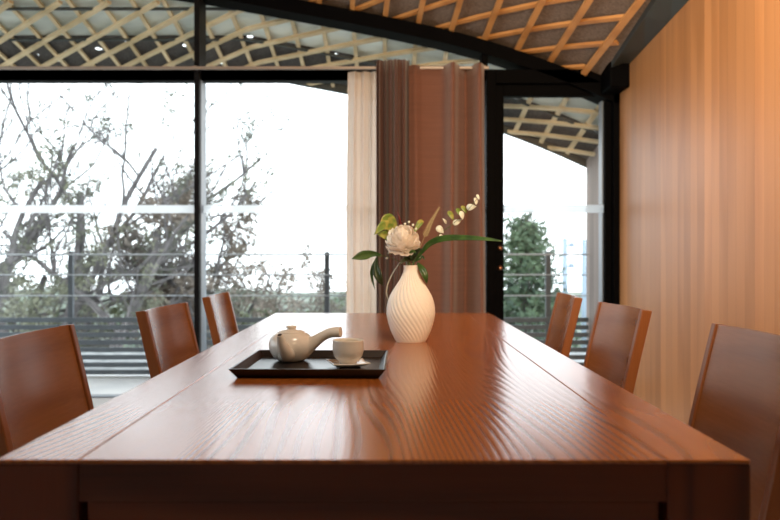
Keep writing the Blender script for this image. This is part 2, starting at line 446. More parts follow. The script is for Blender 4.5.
# door
d = frame_obj('door_1', [(XD0, .80, YW-.09, YW+.09, 0, 2.40), (1.655, XD1, YW-.09, YW+.09, 0, 2.40), (.80, 1.655, YW-.09, YW+.09, 2.30, 2.40)], M['black'])
struct(d, 'black framed glass door beside the wooden wall', 'door')
leaf = frame_obj('door_leaf', [(.80, .864, YW-.04, YW+.02, .02, 2.30), (1.605, 1.655, YW-.04, YW+.02, .02, 2.30),
                               (.864, 1.605, YW-.04, YW+.02, 2.215, 2.30), (.864, 1.605, YW-.04, YW+.02, .02, .12)], M['black'], d)
bm = B(); pane(bm, .864, 1.605, .12, 2.215, YW-.01); obj('glass_pane', bm, M['glass'], leaf)
bm = B(); box(bm, .864, 1.605, YW-.016, YW-.012, 1.36, 1.42); obj('frosted_band', bm, M['band'], leaf)
frame_obj('side_strip', [(1.596, 1.604, YW+.0, YW+.09, .12, 2.215)], M['alu_pale_lit'], leaf, bevel=0)
for zz in (1.10, .955):
    bm = B(); lathe(bm, [(.017, 0), (.019, .004), (.016, .01), (.013, .02), (.010, .026)], 24)
    o = obj('lock_knob', bm, M['copper'], leaf, smooth=True); o.location = (.835, YW-.04, zz); o.rotation_euler = (PI/2, 0, 0)
    o['label'] = 'small round copper lock'
# upper glass over door head
bm = B(); upper_glass(bm, .745, 1.28, YW+.02, 2.40)
obj('upper_pane', bm, M['glass'], d)

# curtain rail
rail = frame_obj('curtain_rail', [(-5.1, .735, YW-.20, YW-.165, 2.376, 2.395)], M['rail'])
tag(rail, 'thin pale metal curtain rail running along the top of the windows', 'curtain rail')
for xx in (-3.2, -1.37, .70):
    bm = B(); box(bm, xx-.012, xx+.012, YW-.19, YW-.03, 2.39, 2.402); obj('bracket', bm, M['rail'], rail)

# ------------------------------------------------------------------ curtains
def sstep(a, b, t):
    t = max(0, min(1, (t-a)/(b-a))); return t*t*(3-2*t)
def curtain(name, X, yb, z0, z1, off, m, parent=None, nz=26):
    """X(u,t) and off(u,t): t 0 bottom .. 1 top"""
    bm = B()
    n = 260
    grid(bm, lambda u, v: Vector((X(u, v), yb+off(u, v), z0+(z1-z0)*v)), n, nz)
    o = obj(name, bm, m, parent, smooth=True)
    s = o.modifiers.new('solid', 'SOLIDIFY'); s.thickness = .003
    return o
Y1 = YW-.22
c1 = curtain('gathered_curtain', lambda u, v: -.068+.225*u+.012*math.sin(u*34)*math.sin(v*2.2), Y1-.03, .015, 2.425,
             lambda u, v: (.036*math.sin(2*PI*6.5*u+.5*math.sin(3*v))+.012*math.sin(2*PI*15*u+v))*(1-.45*sstep(.93, 1, v)), M['cur2'])
tag(c1, 'dark brown curtain gathered in tight folds beside the sheer curtain', 'curtain')
def off2(u, v):
    # broad shallow panel then two full folds
    a = .14*math.exp(-((u-.56)/.06)**2)+.12*math.exp(-((u-.93)/.065)**2)+.03*math.exp(-((u-.10)/.06)**2)
    b = -.09*math.exp(-((u-.75)/.07)**2)+.012*math.sin(9*u+1.5*v)
    return -(a+b)*(1-.2*v)
c2 = curtain('wide_curtain', lambda u, v: .15+.555*u+.01*math.sin(u*9+v*2), Y1+.03, .015, 2.40, off2, M['cur'])
tag(c2, 'wide reddish brown curtain panel hanging beside the black door', 'curtain')
c3 = curtain('sheer_curtain', lambda u, v: -.272+.225*u+.012*(1-v)*(u-.5)-.01*math.sin(v*3), Y1+.04, .015, 2.36,
             lambda u, v: (.024*math.sin(2*PI*3*u+.6*v)+.007*math.sin(2*PI*7*u+1))*(1-.4*sstep(.93, 1, v)), M['sheer'])
tag(c3, 'sheer beige voile curtain bunched at the edge of the window', 'curtain')

# ------------------------------------------------------------------ table
TX0, TX1, TY0, TY1, TZ = -.572, .534, 1.11, 3.92, .75
tb = thing('dining_table', 'long varnished reddish brown dining table with thick square legs', 'table', ((TX0+TX1)/2, (TY0+TY1)/2, 0))
W2 = (TX1-TX0)/2; L2 = (TY1-TY0)/2; SP = .121; TH = .006
bm = B(); box(bm, -W2+SP+.0012, W2-SP-.0012, -L2, L2, TZ-TH, TZ); obj('top_panel', bm, M['table'], tb, bevel=.0015)
for s in (-1, 1):
    bm = B(); a, b = sorted((s*W2, s*(W2-SP))); box(bm, a, b, -L2, L2, TZ-TH, TZ); obj('edge_plank', bm, M['table_side'], tb, bevel=.002)
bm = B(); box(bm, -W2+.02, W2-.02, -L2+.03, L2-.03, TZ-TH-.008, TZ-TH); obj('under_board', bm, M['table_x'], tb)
def apron(x0, x1, y0, y1, along):
    bm = B(); zt = TZ-TH-.0005
    box(bm, x0, x1, y0, y1, zt-.056, zt)
    e = .014
    if along == 'x': box(bm, x0+e, x1-e, y0, y1, zt-.12, zt-.056)
    else: box(bm, x0, x1, y0+e, y1-e, zt-.12, zt-.056)
    return bm
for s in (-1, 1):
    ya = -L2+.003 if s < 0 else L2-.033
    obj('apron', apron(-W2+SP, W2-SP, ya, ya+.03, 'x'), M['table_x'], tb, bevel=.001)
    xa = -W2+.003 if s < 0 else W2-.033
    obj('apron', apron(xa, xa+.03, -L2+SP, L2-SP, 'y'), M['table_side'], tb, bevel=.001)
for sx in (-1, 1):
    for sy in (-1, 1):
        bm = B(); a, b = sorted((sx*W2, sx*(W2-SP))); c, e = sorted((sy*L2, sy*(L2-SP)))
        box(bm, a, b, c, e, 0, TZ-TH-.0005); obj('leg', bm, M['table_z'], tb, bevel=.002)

for s in (-1, 1):
    bm = B(); a, b = sorted((s*(L2-.045), s*(L2-.035))); box(bm, -W2+SP-.02, W2-SP+.02, a, b, TZ-.14, TZ-.02); obj('notch_backing', bm, M['table_x'], tb)  # added board behind the aprons so their notches stay dark

# ------------------------------------------------------------------ chairs (face +X, width along Y)
def make_chair(label):
    t = thing('dining_chair', label, 'chair', group='wooden dining chairs around the table')
    W = .452; h = W/2; st = .024
    def xb(z):      # front face of the stile at height z
        return -.25+(.87-z)*.222-.05*max(0, (z-.6))**2 if z > .45 else -.25+.42*.222-.0*(.45-z)
    zs = [.45, .52, .6, .68, .76, .83, .8695]
    for s in (-1, 1):
        bm = B(); y0, y1 = sorted((s*h, s*(h-st)))
        prev = None; path = [(-.185, 0), (-.165, .25)]+[(xb(z), z) for z in zs]
        ring = []
        for i, (x, z) in enumerate(path):
            dpt = .034 if i > 1 else .036
            ring.append([bm.verts.new(p) for p in ((x, y0, z), (x, y1, z), (x-dpt, y1, z-.004), (x-dpt, y0, z-.004))])
        for a, b in zip(ring, ring[1:]):
            for q in range(4): bm.faces.new((a[q], a[(q+1) % 4], b[(q+1) % 4], b[q]))
        bm.faces.new(ring[0]); bm.faces.new(ring[-1])
        obj('back_leg', bm, M['chair_z'], t, bevel=.003)
    bm = B()
    ny = 18; hh = h-st+.001
    zz = [.47, .55, .63, .71, .79, .85, .868]
    def pan(u, v, o):
        y = -hh+2*hh*u; z = zz[min(int(v*6+.5), 6)]
        return Vector((xb(z)-.006-.020*(1-(y/hh)**2)-o, y, z-(.0 if o == 0 else .002)))
    Fr = grid(bm, lambda u, v: pan(u, v, 0), ny, 7); Bk = grid(bm, lambda u, v: pan(u, v, .014), ny, 7)
    for i in range(ny-1):
        bm.faces.new((Fr[i][0], Fr[i+1][0], Bk[i+1][0], Bk[i][0])); bm.faces.new((Fr[i][6], Fr[i+1][6], Bk[i+1][6], Bk[i][6]))
    for j in range(6):
        bm.faces.new((Fr[0][j], Fr[0][j+1], Bk[0][j+1], Bk[0][j])); bm.faces.new((Fr[-1][j], Fr[-1][j+1], Bk[-1][j+1], Bk[-1][j]))
    o = obj('backrest', bm, M['chair'], t, smooth=True)
    o.modifiers.new('es', 'EDGE_SPLIT').split_angle = R(40)
    bm = B(); box(bm, -.150, .23, -h+.002, h-.002, .435, .462); obj('seat', bm, M['chair'], t, bevel=.006)
    bm = B()
    box(bm, -.16, .2, -h+.01, -h+.03, .385, .4345); box(bm, -.16, .2, h-.03, h-.01, .385, .4345); box(bm, .18, .2, -h+.03, h-.03, .385, .4345)
    obj('seat_rail', bm, M['chair_z'], t)
    for s in (-1, 1):
        bm = B(); y0, y1 = sorted((s*h, s*(h-.036)))
        hexa(bm, [(.186, y0+.004, 0), (.182, y0, .4345), (.186, y1-.004, 0), (.182, y1, .4345), (.214, y0+.004, 0), (.218, y0, .4345), (.214, y1-.004, 0), (.218, y1, .4345)])
        obj('front_leg', bm, M['chair_z'], t, bevel=.002)
    return t
def dup(root, label):
    r = root.copy(); C.objects.link(r); r['label'] = label
    for ch in list(root.children):
        c = ch.copy(); C.objects.link(c); c.parent = r; c.matrix_parent_inverse = ch.matrix_parent_inverse
    return r
# (x of back top, y centre, side, rotation, label)
CH = [(-.815, 1.765, 1, 0, 'nearest wooden chair left of the table, its backrest cut by the picture edge'),
      (-.766, 2.68, 1, -2.6, 'wooden chair left of the table beside the tea tray, turned slightly from the window'),
      (-.765, 3.51, 1, 1.0, 'farthest wooden chair left of the table, in front of the window mullion'),
      (.862, 1.79, -1, 0, 'nearest wooden chair right of the table, against the wooden wall'),
      (.830, 2.72, -1, 2.6, 'middle wooden chair right of the table, between the door and the nearest chair'),
      (.815, 3.46, -1, -3.2, 'farthest wooden chair right of the table, in front of the glass door')]
ch0 = make_chair(CH[0][4])
for i, (x, y, s, rz, lab) in enumerate(CH):
    c = ch0 if i == 0 else dup(ch0, lab)
    rot = R(rz) if s > 0 else PI+R(rz)
    v = Matrix.Rotation(rot, 3, 'Z') @ Vector((-.25, 0, 0))
    c.location = (x-v.x, y-v.y, 0); c.rotation_euler = (0, 0, rot)

# ------------------------------------------------------------------ tray
tr = thing('serving_tray', 'black square lacquered tray with flared rim on the table', 'tray', (-.187, 2.015, TZ), R(-1.3))
bm = B()
def sq(a, b, z): return [bm.verts.new(p) for p in ((-a, -b, z), (a, -b, z), (a, b, z), (-a, b, z))]
A_, B_ = .191, .187
L = [sq(A_-.018, B_-.018, .0), sq(A_, B_, .024), sq(A_-.006, B_-.006, .0245), sq(A_-.022, B_-.022, .006)]
for a, b in zip(L, L[1:]):
    for i in range(4): bm.faces.new((a[i], a[(i+1) % 4], b[(i+1) % 4], b[i]))
bm.faces.new(L[0])
obj('rim', bm, M['tray'], tr, bevel=.0012)
bm = B(); box(bm, -A_+.0215, A_-.0215, -B_+.0215, B_-.0215, .0012, .0065); obj('base', bm, M['tray'], tr)
TRZ = TZ+.0065

# ------------------------------------------------------------------ teapot
tp = thing('teapot', 'pale grey ceramic side-handled teapot on the black tray', 'teapot', (-.263, 2.105, TRZ))
bm = B()
prof = [(.0, .002), (.030, .0), (.034, .002), (.044, .008), (.053, .020), (.0585, .035), (.059, .046), (.056, .058), (.049, .068), (.040, .0745), (.034, .076), (.033, .0755)]
lathe(bm, prof[1:], 56, cap=True); obj('body', bm, M['ceramic'], tp, smooth=True)
bm = B(); lathe(bm, [(.036, .0745), (.0365, .0768), (.034, .0785), (.026, .082), (.014, .0845), (.009, .085)], 48)
lid = obj('lid', bm, M['ceramic'], tp, smooth=True)
bm = B(); lathe(bm, [(.012, .082), (.0115, .086), (.0135, .0885), (.0145, .091), (.0125, .0935), (.006, .0945)], 32)
obj('knob', bm, M['ceramic'], lid, smooth=True)
bm = B()
pts = spline([(-.004, -.038, .024), (-.007, -.062, .028), (-.010, -.080, .044), (-.014, -.091, .064), (-.017, -.098, .079)], 14)
rr = [.022, .0215, .021, .020, .0188, .0174, .016, .0145, .0130, .0116, .0103, .0092, .0083, .0077]
tube(bm, pts, rr, 24); sp_ = obj('spout', bm, M['ceramic'], tp, smooth=True)
sp_.modifiers.new('es', 'EDGE_SPLIT').split_angle = R(50)
bm = B(); tube(bm, [pts[-1]-(pts[-1]-pts[-2])*.2, pts[-1]+(pts[-1]-pts[-2]).normalized()*.0006], .0056, 20)
obj('spout_shade', bm, mat('shadowed spout hole', (.05, .04, .035), .8), sp_)  # dark disc painted for the shade inside the open tip
bm = B()
pts = spline([(.040, -.010, .040), (.062, -.016, .052), (.085, -.022, .068), (.108, -.029, .078), (.133, -.036, .0805)], 18)
rr = [.026, .0235, .021, .019, .0172, .0158, .0146, .0138, .0132, .0129, .0128, .0129, .0131, .0133, .0136, .0139, .0141, .0138]
tube(bm, pts, rr, 28)
obj('handle', bm, M['ceramic'], tp, smooth=True)
for o in tp.children_recursive:
    if o.name.startswith(('body', 'handle')): o.modifiers.new('es', 'EDGE_SPLIT').split_angle = R(50)

tp.scale = (1.05, 1.05, 1.04)
# saucer & cup
sc = thing('saucer', 'small square white saucer under the teacup on the tray', 'saucer', (-.099, 1.985, TRZ), R(14))
bm = B()
def saucer(u, v):
    x = (u-.5)*2; y = (v-.5)*2
    r = max(abs(x), abs(y)); k = .049*(1+.07*(abs(x*y)))
    return Vector((x*k, y*k, .006+.008*r**3+.002*abs(x*y)))
T_ = grid(bm, saucer, 15, 15); U_ = grid(bm, lambda u, v: saucer(u, v)-Vector((0, 0, .003)), 15, 15)
for i in range(14):
    bm.faces.new((T_[i][0], T_[i+1][0], U_[i+1][0], U_[i][0])); bm.faces.new((T_[i][14], T_[i+1][14], U_[i+1][14], U_[i][14]))
    bm.faces.new((T_[0][i], T_[0][i+1], U_[0][i+1], U_[0][i])); bm.faces.new((T_[14][i], T_[14][i+1], U_[14][i+1], U_[14][i]))
obj('plate', bm, M['saucer'], sc, smooth=True)
bm = B(); box(bm, -.03, .03, -.03, .03, 0, .0035); obj('foot_shade', bm, M['tray'], sc, bevel=.001)  # black colour stands in for the shadow under the saucer
cp = thing('teacup', 'small white handleless teacup on the square saucer', 'cup', (-.099, 1.985, TRZ+.0065))
bm = B()
lathe(bm, [(.020, .0), (.021, .001), (.022, .006), (.030, .012), (.0375, .022), (.0408, .034), (.0412, .046), (.0405, .057), (.0412, .060), (.0400, .0605),
           (.0385, .056), (.039, .044), (.037, .030), (.028, .016), (.010, .010)], 56)
obj('bowl', bm, M['ceramic'], cp, smooth=True)
bm = B(); lathe(bm, [(.0385, .0435), (.0385, .044), (.004, .0441)], 40)
obj('tea', bm, mat('pale green tea', (.35, .30, .10), .05), cp)
cp.scale = (1, 1, 1.08); sc.scale = (.93, .93, 1)

# ------------------------------------------------------------------ vase
VX, VY = .0860, 2.63
VM = Matrix.Translation((VX, VY, TZ))
vs_ = thing('vase', 'cream porcelain vase with swirling ribs and a narrow neck', 'vase', (VX, VY, TZ))
cp_ = [(0, .050), (.012, .057), (.045, .071), (.085, .0815), (.115, .0825), (.150, .075), (.185, .0565), (.215, .037), (.240, .0265), (.256, .0245), (.264, .0255)]
S = spline([(r, 0, z) for z, r in cp_], 90)
NR = 30
def rib(a, k, r, z):
    t = z/.264
    amp = .0014*min(1, t*9)*min(1, max(0, (1-t))*8)*min(1, r/.05+.12)
    ph = NR*(a + 1.55*t + .35*math.sin(t*PI))
    w = math.sin(ph)
    return r+amp*(1-2*(1-abs(math.cos(ph/2)))**1.2)
bm = B()
outer = [(p.x, p.z) for p in S]
rg = lathe(bm, outer, NR*12, rib, cap=False)
bm.faces.new(rg[0])
inner = [(.0245, .2645), (.0225, .262), (.0225, .24), (.030, .215), (.05, .185), (.068, .15), (.074, .10), (.06, .03), (.03, .012)]
r2 = lathe(bm, inner, NR*12, None, cap=False); bm.faces.new(r2[-1])
for i in range(NR*12): bm.faces.new((rg[-1][i], rg[-1][(i+1) % (NR*12)], r2[0][(i+1) % (NR*12)], r2[0][i]))
obj('body', bm, M['vase'], vs_, smooth=True)

# ------------------------------------------------------------------ flowers (world coordinates; root at vase mouth)
MO = Vector((VX, VY, TZ+.262))
def froot(name, label, cat):
    return thing(name, label, cat, MO)
def loc(pts): return [Vector(p)-MO for p in pts]
def inside(dx, dy): return Vector((VX+dx*.4, VY+dy*.4, TZ+.10))
def ribbon(bm, pts, widths, nrm, fold=.25, nw=5):
    """leaf blade along pts, width in direction perpendicular to tangent and nrm"""
    rows = []
    for i, p in enumerate(pts):
        t = (pts[min(i+1, len(pts)-1)]-pts[max(i-1, 0)]).normalized()
        s = t.cross(nrm).normalized(); n = s.cross(t).normalized()
        w = widths[i]
        rows.append([bm.verts.new(p+s*(w*(j/(nw-1)-.5))+n*(w*fold*abs(2*j/(nw-1)-1))) for j in range(nw)])
    for a, b in zip(rows, rows[1:]):
        for j in range(nw-1): bm.faces.new((a[j], a[j+1], b[j+1], b[j]))
def leafw(n, w, peak=.45):
    out = []
    for i in range(n):
        t = i/(n-1)
        v = (t/peak)**.75 if t < peak else (1-((t-peak)/(1-peak))**1.8)
        out.append(max(.0006, w*v))
    return out
def leaf_obj(name, path, w, nrm, m, parent, peak=.45, fold=.2, n=14):
    bm = B(); pts = spline(path, n); ribbon(bm, pts, leafw(n, w, peak), Vector(nrm), fold)
    o = obj(name, bm, m, parent, smooth=True)
    s = o.modifiers.new('solid', 'SOLIDIFY'); s.thickness = .0006
    return o

# peony
fp = froot('peony', 'cream white peony bloom in the ribbed vase', 'flower')
pc = at(403, 242, 2.60)-MO
bm = B()
rnd = random.Random(3)
ga = PI*(3-math.sqrt(5))
NP = 64
for i in range(NP):
    t = (i+.5)/NP
    th = math.acos(1-1.72*t); ph = i*ga           # from top to the underside
    ax = Vector((math.sin(th)*math.cos(ph), math.sin(th)*math.sin(ph), math.cos(th)))
    axis_m = Vector((0, 0, 1)).rotation_difference(Vector((-.1, -.55, .83)).normalized()).to_matrix()
    r0 = .010; ln = .036+.015*rnd.random(); wd = .040+.018*t+.008*rnd.random()
    up = ax
    tang = Vector((-math.sin(ph), math.cos(ph), 0))
    side = up.cross(tang).normalized()
    tw = rnd.uniform(-.7, .7)
    s1 = tang*math.cos(tw)+side*math.sin(tw); s2 = up.cross(s1).normalized()
    f1, f2 = rnd.uniform(0, 6), rnd.uniform(5, 9)
    V = []
    nu, nv = 7, 6
    for a in range(nu):
        row = []
        for b in range(nv):
            u = a/(nu-1)*2-1; v = b/(nv-1)
            w = wd*.5*math.sin(min(1, v*1.15+.12)*PI*.62)*(1-.25*v*v*abs(u))
            curl = (.010*v*v*v)+(.0045*math.sin(f1+u*f2)*v*v)
            p = up*(r0+ln*v*(1-.10*u*u)) + s1*(u*w) - s2*(.010*(1-u*u)*math.sin(v*PI)) + s2*curl*1.3
            row.append(bm.verts.new(axis_m @ p + pc))
        V.append(row)
    for a in range(nu-1):
        for b in range(nv-1): bm.faces.new((V[a][b], V[a+1][b], V[a+1][b+1], V[a][b+1]))
obj('bloom', bm, M['petal'], fp, smooth=True)
bm = B(); tube(bm, spline(loc([inside(-.02, 0), (VX-.004, VY-.006, TZ+.262), pc+MO+Vector((.008, 0, -.035)), pc+MO]), 12), .0028, 8); obj('stem', bm, M['stem'], fp, smooth=True)

def P(px, py, d=2.64): return at(px, py, d)
mouth = lambda dx, dy=0: Vector((VX+dx, VY+dy, TZ+.262))
# broad leaf sprig, left
s_ = froot('leaf_sprig', 'sprig of dark glossy leaves reaching left from the vase', 'foliage')
bm = B(); tube(bm, spline(loc([inside(-.03, -.01), mouth(-.012, -.006), P(398, 261), P(385, 256), P(378, 257)]), 18), .0016, 6); obj('stem', bm, M['stem'], s_)
leaf_obj('leaf', loc([P(382, 255, 2.62), P(372, 254, 2.60), P(362, 256, 2.58), P(351.5, 259, 2.56)]), .033, (0, -1, .15), M['leaf'], s_, peak=.6)
leaf_obj('leaf', loc([P(377, 256, 2.62), P(376, 266, 2.60), P(379, 277, 2.59), P(383, 286, 2.60)]), .030, (-.3, -1, .1), M['leaf_dark'], s_, peak=.55)
leaf_obj('leaf', loc([P(377, 257, 2.66), P(373, 266, 2.67), P(372, 276, 2.68), P(375, 290, 2.68)]), .013, (-.3, -1, .1), M['leaf'], s_, peak=.5)
# yellow green leaves behind peony
s_ = froot('variegated_sprig', 'sprig of yellow green leaves behind the peony', 'foliage')
bm = B(); tube(bm, spline(loc([inside(-.01, .03), mouth(-.005, .012), P(402, 250, 2.70), P(396, 230, 2.69)]), 18), .0016, 6); obj('stem', bm, M['stem'], s_)
for a in ([P(398, 236, 2.68), P(391, 228, 2.66), P(383, 226, 2.63), P(374, 235, 2.60)], [P(398, 232, 2.69), P(392, 221, 2.68), P(386, 219, 2.66), P(380, 223, 2.64)],
          [P(397, 238, 2.68), P(390, 236, 2.66), P(384, 235, 2.64), P(377, 234, 2.62)]):
    leaf_obj('leaf', loc(a), .038, (.1, -1, .1), M['leaf_y'], s_, peak=.5)
leaf_obj('leaf', loc([P(412, 236, 2.70), P(418, 226, 2.71), P(421, 222, 2.72), P(424, 222, 2.73)]), .022, (0, -1, .3), M['leaf_y'], s_)
# red bud
s_ = froot('red_bud', 'dark red pointed bud rising above the peony', 'flower')
bm = B(); tube(bm, spline(loc([inside(0, .02), mouth(0, .008), P(403, 245, 2.69), P(401, 228, 2.68)]), 16), .0016, 6); obj('stem', bm, M['stem'], s_)
bm = B(); tube(bm, spline(loc([P(401.5, 230, 2.68), P(400.5, 224, 2.675), P(399, 217, 2.67), P(397, 211.5, 2.67)]), 10), [.002, .003, .0042, .0048, .0046, .004, .0034, .0026, .0018, .0006], 10); obj('bud', bm, M['red'], s_, smooth=True)
# blade leaf
s_ = froot('blade_leaf', 'long narrow green leaf arching to the right of the vase', 'foliage')
pth = spline(loc([inside(.02, 0), mouth(.008, 0), P(422, 252, 2.62), P(431, 243, 2.60), P(445, 238.5, 2.58), P(465, 238, 2.56), P(484, 239, 2.54), P(502, 241, 2.52)]), 40)
ww = [.003+.019*max(0, math.sin(min(1, max(0, (i/39-.22)/.78)**.8)*PI))**.8 for i in range(40)]
bm = B(); ribbon(bm, pth, ww, Vector((.05, -1, .35)), .2); o = obj('blade', bm, M['leaf'], s_, smooth=True)
o.modifiers.new('s', 'SOLIDIFY').thickness = .0008
# short leaves at mouth
s_ = froot('short_leaves', 'cluster of short green leaves around the mouth of the vase', 'foliage')
bm = B(); tube(bm, loc([inside(.01, -.02), mouth(.004, -.01), P(414, 258, 2.63)]), .0016, 6); obj('stem', bm, M['stem'], s_)
for a, w, mm in (([P(417, 262, 2.64), P(421, 268, 2.61), P(425, 276, 2.60), P(427, 284, 2.61)], .026, 'leaf'),
             ([P(414, 262, 2.63), P(409, 259, 2.61), P(404, 260, 2.59), P(399, 265, 2.58)], .018, 'leaf_dark'),
             ([P(412, 263, 2.63), P(413, 256, 2.62), P(417, 251, 2.61), P(423, 249, 2.60)], .026, 'leaf_dark'),
             ([P(412, 262, 2.64), P(411, 256, 2.60), P(413, 252, 2.58), P(416, 253, 2.56)], .02, 'leaf'),
             ([P(413, 263, 2.65), P(418, 259, 2.64), P(422, 257, 2.64), P(425, 260, 2.63)], .016, 'leaf')):
    leaf_obj('leaf', loc(a), w, (.2, -1, .3), M[mm], s_)
# frond
s_ = froot('frond', 'thin pale bronze fern frond leaning right above the vase', 'foliage')
fr = spline(loc([inside(.01, .03), mouth(.005, .012), P(421, 245, 2.68), P(427, 231, 2.67), P(432, 220, 2.66), P(439, 208, 2.65)]), 40)
bm = B(); tube(bm, fr, [.0014-.0009*i/39 for i in range(40)], 6); obj('stem', bm, M['fern'], s_)
bm = B()
for i in range(20, 40):
    p = fr[i]; t = (fr[min(i+1, 39)]-fr[i-1]).normalized(); w = .010*(1.15-(i-20)/24)
    for s in (-1, 1):
        sd = t.cross(Vector((0, -1, .1))).normalized()*s
        e = p+sd*w+t*w*.9
        ribbon(bm, [p, p.lerp(e, .5)+t*.001, e], [.001, .0036, .0006], Vector((0, -1, .2)), .1, 3)
obj('leaflets', bm, M['fern'], s_)
# eucalyptus
s_ = froot('eucalyptus_sprig', 'eucalyptus sprig with round pale leaves leaning to the upper right', 'foliage')
eu = spline(loc([inside(.03, .02), mouth(.01, .006), P(424, 248, 2.66), P(440, 234, 2.65), P(455, 222, 2.63), P(466, 212, 2.62), P(477, 199, 2.60)]), 40)
bm = B(); tube(bm, eu, [.0018-.0011*i/39 for i in range(40)], 6); obj('stem', bm, M['stem'], s_)
def disc_leaf(c, r, n, asp=1.3, mm='euc', tilt=0):
    bm = B(); n = Vector(n).normalized(); u = n.orthogonal().normalized(); u = Matrix.Rotation(tilt, 3, n) @ u; v = n.cross(u)
    cc = c-MO
    ctr = bm.verts.new(cc-n*r*.22)
    ring = [bm.verts.new(cc+u*math.cos(2*PI*k/16)*r*asp*(1.25 if k == 0 else 1)+v*math.sin(2*PI*k/16)*r*(.85-.3*math.cos(2*PI*k/16))) for k in range(16)]
    for k in range(16): bm.faces.new((ctr, ring[k], ring[(k+1) % 16]))
    o = obj('leaf', bm, M[mm], s_, smooth=True); o.modifiers.new('s', 'SOLIDIFY').thickness = .0007
for px, py, r, n, a in ((440, 229.5, .014, (.1, -1, .2), 1.1), (441, 237, .009, (.6, -.8, .3), 1.3), (457, 222, .012, (-.2, -1, .4), 1.3),
                   (462, 215, .012, (.5, -.8, .2), 1.2), (471, 207, .013, (-.4, -.9, .1), 1.3), (476, 201, .010, (.6, -.7, .5), 1.5),
                   (445, 221, .008, (.8, -.5, .2), 1.8), (478, 197, .006, (.1, -.9, .1), 1.6)):
    disc_leaf(P(px, py, 2.62+rnd.uniform(-.02, .02)), r, n, a, tilt=rnd.uniform(0, 3))
for px, py, r in ((451, 215, .012), (464, 209, .010), (459, 212, .011)):
    disc_leaf(P(px, py, 2.645), r, (.3, -.9, .5), 1.5, 'leaf_y', rnd.uniform(0, 3))
# small white filler buds
s_ = froot('filler_flower', 'tiny white filler blossoms tucked around the peony', 'flower')
bm = B()
for px, py in ((387, 258), (389, 253), (409, 222), (413, 224), (406, 223)):
    tube(bm, spline(loc([mouth(-.006, .01), P((px+408)/2, 248, 2.69), P(px, py+1, 2.64)]), 8), .0009, 5)
obj('stem', bm, M['stem'], s_)
for px, py in ((387, 258), (389, 253), (388, 248), (409, 222), (413, 225), (405, 224), (416, 229)):
    bm = B(); bmesh.ops.create_icosphere(bm, subdivisions=2, radius=.0048)
    for v in bm.verts: v.co *= 1+.25*mnoise.noise(v.co*400)
    o = obj('blossom', bm, M['euc'], s_, smooth=True); o.location = P(px, py, 2.64)-MO
# pale drooping grass
s_ = froot('drooping_grass', 'pale grass blade looping down behind the left of the vase', 'foliage')
pth = spline(loc([inside(-.03, .02), mouth(-.012, .008), P(402, 262, 2.69), P(396, 268, 2.71), P(389, 281, 2.73), P(386.5, 292, 2.74), P(389, 303, 2.74)]), 26)
bm = B(); ribbon(bm, pth, [.0045 if i < 22 else .0045*(26-i)/4 for i in range(26)], Vector((-.2, -1, .2)), .15)
o = obj('blade', bm, M['stem_pale'], s_, smooth=True); o.modifiers.new('s', 'SOLIDIFY').thickness = .0008

# ------------------------------------------------------------------ outside
bm = B(); box(bm, -6.5, 1.95, YW+.12, 7.05, -.2, -.05)
tr_ = struct(obj('floor.001', bm, M['stone']), 'pale stone terrace outside the windows', 'terrace'); tr_.name = 'terrace_floor'
bm = B(); hexa(bm, [(1.85, YW+.12, -.2), (1.85, YW+.12, 2.22), (1.85, YE, -.2), (1.85, YE, 1.92), (2.0, YW+.12, -.2), (2.0, YW+.12, 2.2), (2.0, YE, -.2), (2.0, YE, 1.9)])
struct(obj('wall_outside', bm, M['outwall']), 'weathered board wall outside right of the glass door', 'wall')

bm = B(); box(bm, -6.5, 4.5, 7.06, 8.9, -.3, -.08)
struct(obj('garden_path', bm, vary(mat('grey gravel', rough=.9), (.16, .17, .17), (.34, .36, .37), (9, 9, 9))), 'grey gravel path beyond the terrace railing', 'path')
rl = thing('terrace_railing', 'low terrace railing of horizontal grey slats with thin wires and posts', 'railing', (0, 6.9, -.05))
zs = [.46-.068*i for i in range(8)]
for z in zs:
    bm = B(); box(bm, -6.4, 1.84, -.012, .012, z+.05-.021, z+.05+.021); obj('slat', bm, M['slat'], rl)
for z in (1.055, .87, .68):
    bm = B(); tube(bm, [(-6.4, 0, z+.05), (1.84, 0, z+.05)], .006 if z < 1 else .008, 6); obj('wire', bm, M['wire'], rl)
for px in (-145, 71, 327, 548):
    x = (px-HX)*6.93/F
    bm = B(); box(bm, x-.022, x+.022, .013, .05, 0, 1.13); obj('post', bm, M['post'], rl, bevel=.002)

